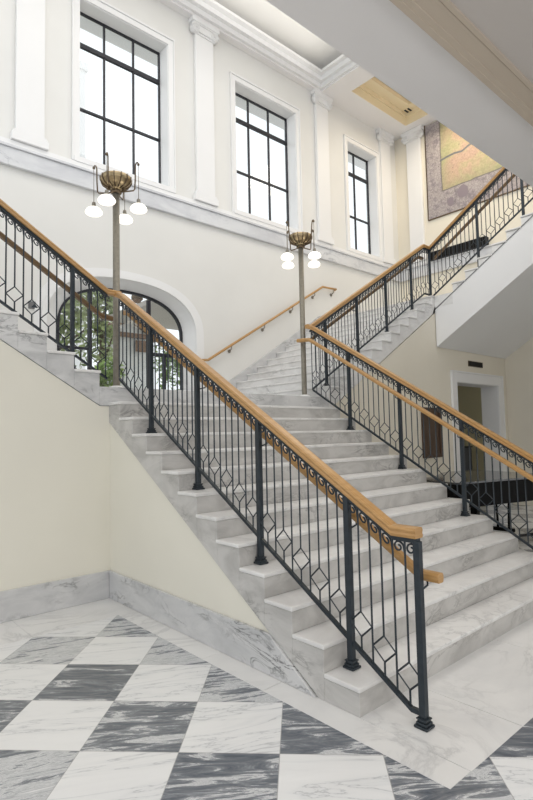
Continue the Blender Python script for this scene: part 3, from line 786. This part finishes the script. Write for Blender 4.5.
# grand piano behind the far railing
pn = thing('grand_piano', 'glossy black grand piano with closed lid behind the far stair railing', 'piano', (4.85, 1.95, 0))
ex = Vector((.965, -.262)); ey = Vector((.262, .965)); O = Vector((3.86, 1.47))
def pp(a, b): p = O + ex*a + ey*b; return (p.x, p.y)
out = [(0.02,0.0),(1.85,0.0),(1.90,.05),(1.90,1.40),(1.85,1.45),(1.35,1.45)]
for k in range(1, 13):
    s = k/12; a = 1.35 - 1.15*s; b_ = 1.45 - .62*(3*s*s - 2*s**3); out.append((a, b_))
out += [(.06,.72),(0,.55),(-.03,.3),(-.02,.08)]
OP = [pp(*p) for p in out]
obj('case', MB().prism(OP, 'z', .62, .915), M['black'], pn, bevel=.008)
obj('lid', MB().prism([pp(a*1.01-.008, b_*1.01-.008) for a, b_ in out], 'z', .918, .945), M['lid'], pn, bevel=.006)
kb = MB(); kb.prism([pp(1.91,.06),pp(2.08,.06),pp(2.08,1.39),pp(1.91,1.39)], 'z', .64, .70)
obj('key_bed', kb, M['black'], pn)
kk = obj('keys', MB().prism([pp(1.915,.12),pp(2.06,.12),pp(2.06,1.33),pp(1.915,1.33)], 'z', .701, .72), M['ivorykey'], pn)
for (a, b_) in ((1.70,.12),(1.70,1.32),(.22,.30)):
    x, y = pp(a, b_)
    lg_ = obj('leg', MB().box(x-.055, x+.055, y-.055, y+.055, .13, .62).box(x-.075, x+.075, y-.075, y+.075, .50, .62).box(x-.07, x+.07, y-.07, y+.07, .10, .16), M['black'], pn, bevel=.01)
    obj('caster', MB().tube([(x-.03,y,.045),(x+.03,y,.045)], .044, 16).box(x-.012, x+.012, y-.03, y+.03, .05, .11), M['brass'], lg_)
x, y = pp(1.62, .72)
obj('pedal_lyre', MB().box(x-.03, x+.03, y-.16, y+.16, .08, .13).tube([(x,y-.08,.1),(x,y-.1,.62)], .018, 8).tube([(x,y+.08,.1),(x,y+.1,.62)], .018, 8), M['black'], pn)
obj('stretcher', MB().tube([(*pp(1.70,.12),.13),(*pp(.22,.30),.13)], .02, 8).tube([(*pp(1.70,1.32),.13),(*pp(.22,.30),.13)], .02, 8), M['blackmatt'], pn)

# ------------------------------------------------------------------ outdoors beyond the arch
struct('floor_terrace', MB().box(-30, 40, VB+.5, 60, ZL-.2, ZL-.06), M['paving'])
def foliage(c, rad, n, size, seed):
    rnd = random.Random(seed); mb = MB()
    lumps = [(Vector((rnd.uniform(-.6,.6)*rad[0], rnd.uniform(-.6,.6)*rad[1], rnd.uniform(-.6,.6)*rad[2])), rnd.uniform(.35,.6)) for _ in range(9)]
    for _ in range(n):
        L, s = rnd.choice(lumps)
        d = Vector((rnd.gauss(0,1), rnd.gauss(0,1), rnd.gauss(0,1))).normalized()*s*(rnd.random()**.35)
        p = Vector(c) + L + Vector((d.x*rad[0], d.y*rad[1], d.z*rad[2]))
        a = Vector((rnd.gauss(0,1), rnd.gauss(0,1), rnd.gauss(0,1))).normalized(); b = a.orthogonal().normalized()
        s_ = size*rnd.uniform(.6,1.3)
        mb.add([p - a*s_, p + b*s_*.45, p + a*s_, p - b*s_*.45], [(0,1,2,3)])
    return mb
def tree(label, x, y, h, rad, n, size, mat, seed):
    t = thing('garden_tree', label, 'tree', (x, y, ZL-.06))
    rnd = random.Random(seed); lean = rnd.uniform(-.3,.3)
    top = (x+lean, y, ZL + h*.7)
    tr = MB().tube([(x,y,ZL-.06),(x+lean*.3,y,ZL+h*.3),top], [.11,.09,.05], 8)
    for k in range(5):
        a = k*1.3; z0 = ZL + h*(.35+.07*k)
        tr.tube([(x+lean*.5,y,z0),(x+math.cos(a)*rad[0]*.6,y+math.sin(a)*rad[1]*.6,z0+h*.22)], [.05,.02], 6)
    obj('trunk', tr, M['bark'], t)
    obj('crown', foliage((x, y, ZL + h*.68), rad, n, size, seed), mat, t)
tree('leafy garden tree seen through the left part of the arch', 1.5, 9.2, 3.2, (1.25,.7,1.5), 1500, .13, M['leaf'], 3)
tree('slender tree outside, just left of the lamp post foot', 3.32, 10.75, 3.8, (.62,.45,1.3), 1100, .10, M['leaf'], 5)
tree('distant tree beyond the garden, far left in the arch', -.4, 14.5, 4.6, (2.2,1.5,1.9), 1300, .18, M['leaf'], 8)
for k, (x, y, s, lb) in enumerate(((.95,7.9,.55,'round clipped shrub outside at the left foot of the arch'),(2.35,8.1,.5,'bright green shrub outside behind the lamp post foot'),(4.05,8.6,.75,'bright green shrub seen low between railing bars right of the porch'))):
    t = thing('garden_shrub', lb, 'shrub', (x, y, ZL-.06))
    obj('foliage', foliage((x, y, ZL+s*1.12), (s*.8,s*.6,s), 700, .075, 20+k), M['leaf2'], t)
    obj('stem', MB().tube([(x,y,ZL-.06),(x,y,ZL+s*.6)], .025, 6), M['bark'], t)
# small white garden pavilion with a brown gable and a hanging sign
pv = thing('garden_pavilion', 'small white garden pavilion with a brown timber gable outside the arch', 'building', (4.2, 12, ZL-.06))
PV = 11.5
obj('wall', MB().prism([(3.95,ZL-.06),(5.15,ZL-.06),(5.15,4.50),(4.5,4.90),(3.95,4.62)], 'y', PV, PV+.35), M['render'], pv)
obj('gable', MB().prism([(3.75,4.42),(3.75,4.62),(4.5,5.08),(5.35,4.56),(5.35,4.34),(4.5,4.84)], 'y', PV-.12, PV+.4), M['brownroof'], pv)
obj('beam', MB().box(3.9, 5.2, PV-.1, PV-.002, 4.38, 4.50), M['brownroof'], pv)
sg = thing('hanging_sign', 'brown wooden sign hanging on the white pavilion wall', 'sign', (4.80, PV, 4.2))
obj('board', MB().box(4.62, 4.98, PV-.16, PV-.12, 3.98, 4.30), M['brownroof'], sg, bevel=.01)
obj('chain', MB().tube([(4.7,PV-.14,4.3),(4.7,PV-.05,4.40)], .01, 5).tube([(4.9,PV-.14,4.3),(4.9,PV-.05,4.40)], .01, 5), M['blackmatt'], sg)
ln = thing('hanging_lantern', 'round amber lantern hanging under the porch outside the arch', 'lantern', (2.35, 7.6, 4.5))
lx, ly, lz = 2.57, 7.4, 4.34
obj('globe', MB().lathe([(.0,.10),(.06,.09),(.10,.04),(.10,-.03),(.06,-.09),(.0,-.11)], (lx,ly,lz), 16), M['brownroof'], ln)
obj('cage', MB().lathe([(.105,.045),(.112,.04),(.112,-.03),(.105,-.035)], (lx,ly,lz), 16).tube([(lx,ly,lz+.1),(lx,ly,5.1)], .012, 6), M['bronzedark'], ln)
struct('ceiling_porch', MB().box(2.8, 7, VB+.5, 9.3, 4.25, 4.35), M['taupe'])
struct('trim_11', MB().box(-6, 14, 7.3, 7.6, 9.5, 9.62), M['white'])
# neighbouring tower seen through the first window
tw = thing('office_tower', 'pale tower block outside, seen at the left of the first tall window', 'building', (9, 44, ZL))
tx, ty = 15.7, 44
obj('block', MB().box(tx-3, tx+1.2, ty, ty+4, ZL, 35.5), M['render'], tw)
obj('parapet', MB().box(tx-3.2, tx+1.4, ty-.2, ty+4.2, 35.5, 36.2), M['render'], tw)
wd = MB()
for r_ in range(6): wd.box(tx-2.4, tx+.6, ty-.05, ty-.01, 31.5-r_*2.6, 32.8-r_*2.6)
obj('window_band', wd, M['taupe'], tw)

# ------------------------------------------------------------------ light
wd = bpy.data.worlds.new('world'); sc.world = wd; wd.use_nodes = True
bg = wd.node_tree.nodes['Background']; bg.inputs[0].default_value = (.93,.965,1,1); bg.inputs[1].default_value = 1.3
def area(name, loc, rot, sx, sy, e, col=(1,1,1)):
    l = bpy.data.lights.new(name, 'AREA'); l.shape = 'RECTANGLE'; l.size = sx; l.size_y = sy; l.energy = e; l.color = col
    o = bpy.data.objects.new(name, l); COL.objects.link(o); o.location = loc; o.rotation_euler = rot; return o
area('hall_overhead_fill', (1.5, 2.6, 9.3), (0,0,0), 7, 3.5, 135, (1,.97,.93))  # added overhead fill for the stair hall, no fitting behind it
area('lobby_overhead_fill', (-1.5, -3.5, 4.7), (0,0,0), 7, 5, 150, (1,.98,.955))  # unseen fill above the camera, brightens floor and treads from overhead
area('upper_landing_light', (8.2, 3.6, 9.2), (0,0,0), 1.6, 2.5, 75, (1,.88,.70))

area('coffer_uplight_fill', (1.6, 4.0, 9.5), (PI,0,0), 8.5, 3.2, 60, (1,.96,.9))  # invented uplight, only there to lift the coffer ceiling
area('rear_tilted_fill', (-2.5, -8.7, 1.7), (math.radians(118),0,0), 9, 3, 190, (1,.985,.97))  # added fill behind the camera, no window there; lifts soffit and left wall
# ------------------------------------------------------------------ camera
yaw, pit, rol = (math.radians(a) for a in (-41.61861, 3.71939, -1.21656))
rt = Vector((math.cos(yaw), math.sin(yaw), 0)); fw = Vector((-math.sin(yaw), math.cos(yaw), 0)); up = Vector((0,0,1))
f2 = fw*math.cos(pit) + up*math.sin(pit); u2 = -fw*math.sin(pit) + up*math.cos(pit)
r3 = rt*math.cos(rol) + u2*math.sin(rol); u3 = -rt*math.sin(rol) + u2*math.cos(rol)
cam = bpy.data.cameras.new('camera'); co = bpy.data.objects.new('camera', cam); COL.objects.link(co)
mw = Matrix(((r3.x,u3.x,-f2.x,-2.422),(r3.y,u3.y,-f2.y,-1.993),(r3.z,u3.z,-f2.z,1.6),(0,0,0,1)))
co.matrix_world = mw
cam.sensor_fit = 'VERTICAL'; cam.sensor_height = 36; cam.lens = 532.4/800*36
cam.clip_end = 300
sc.camera = co
sc.view_settings.view_transform = 'Standard'
sc.view_settings.look = 'None'
sc.view_settings.exposure = 0
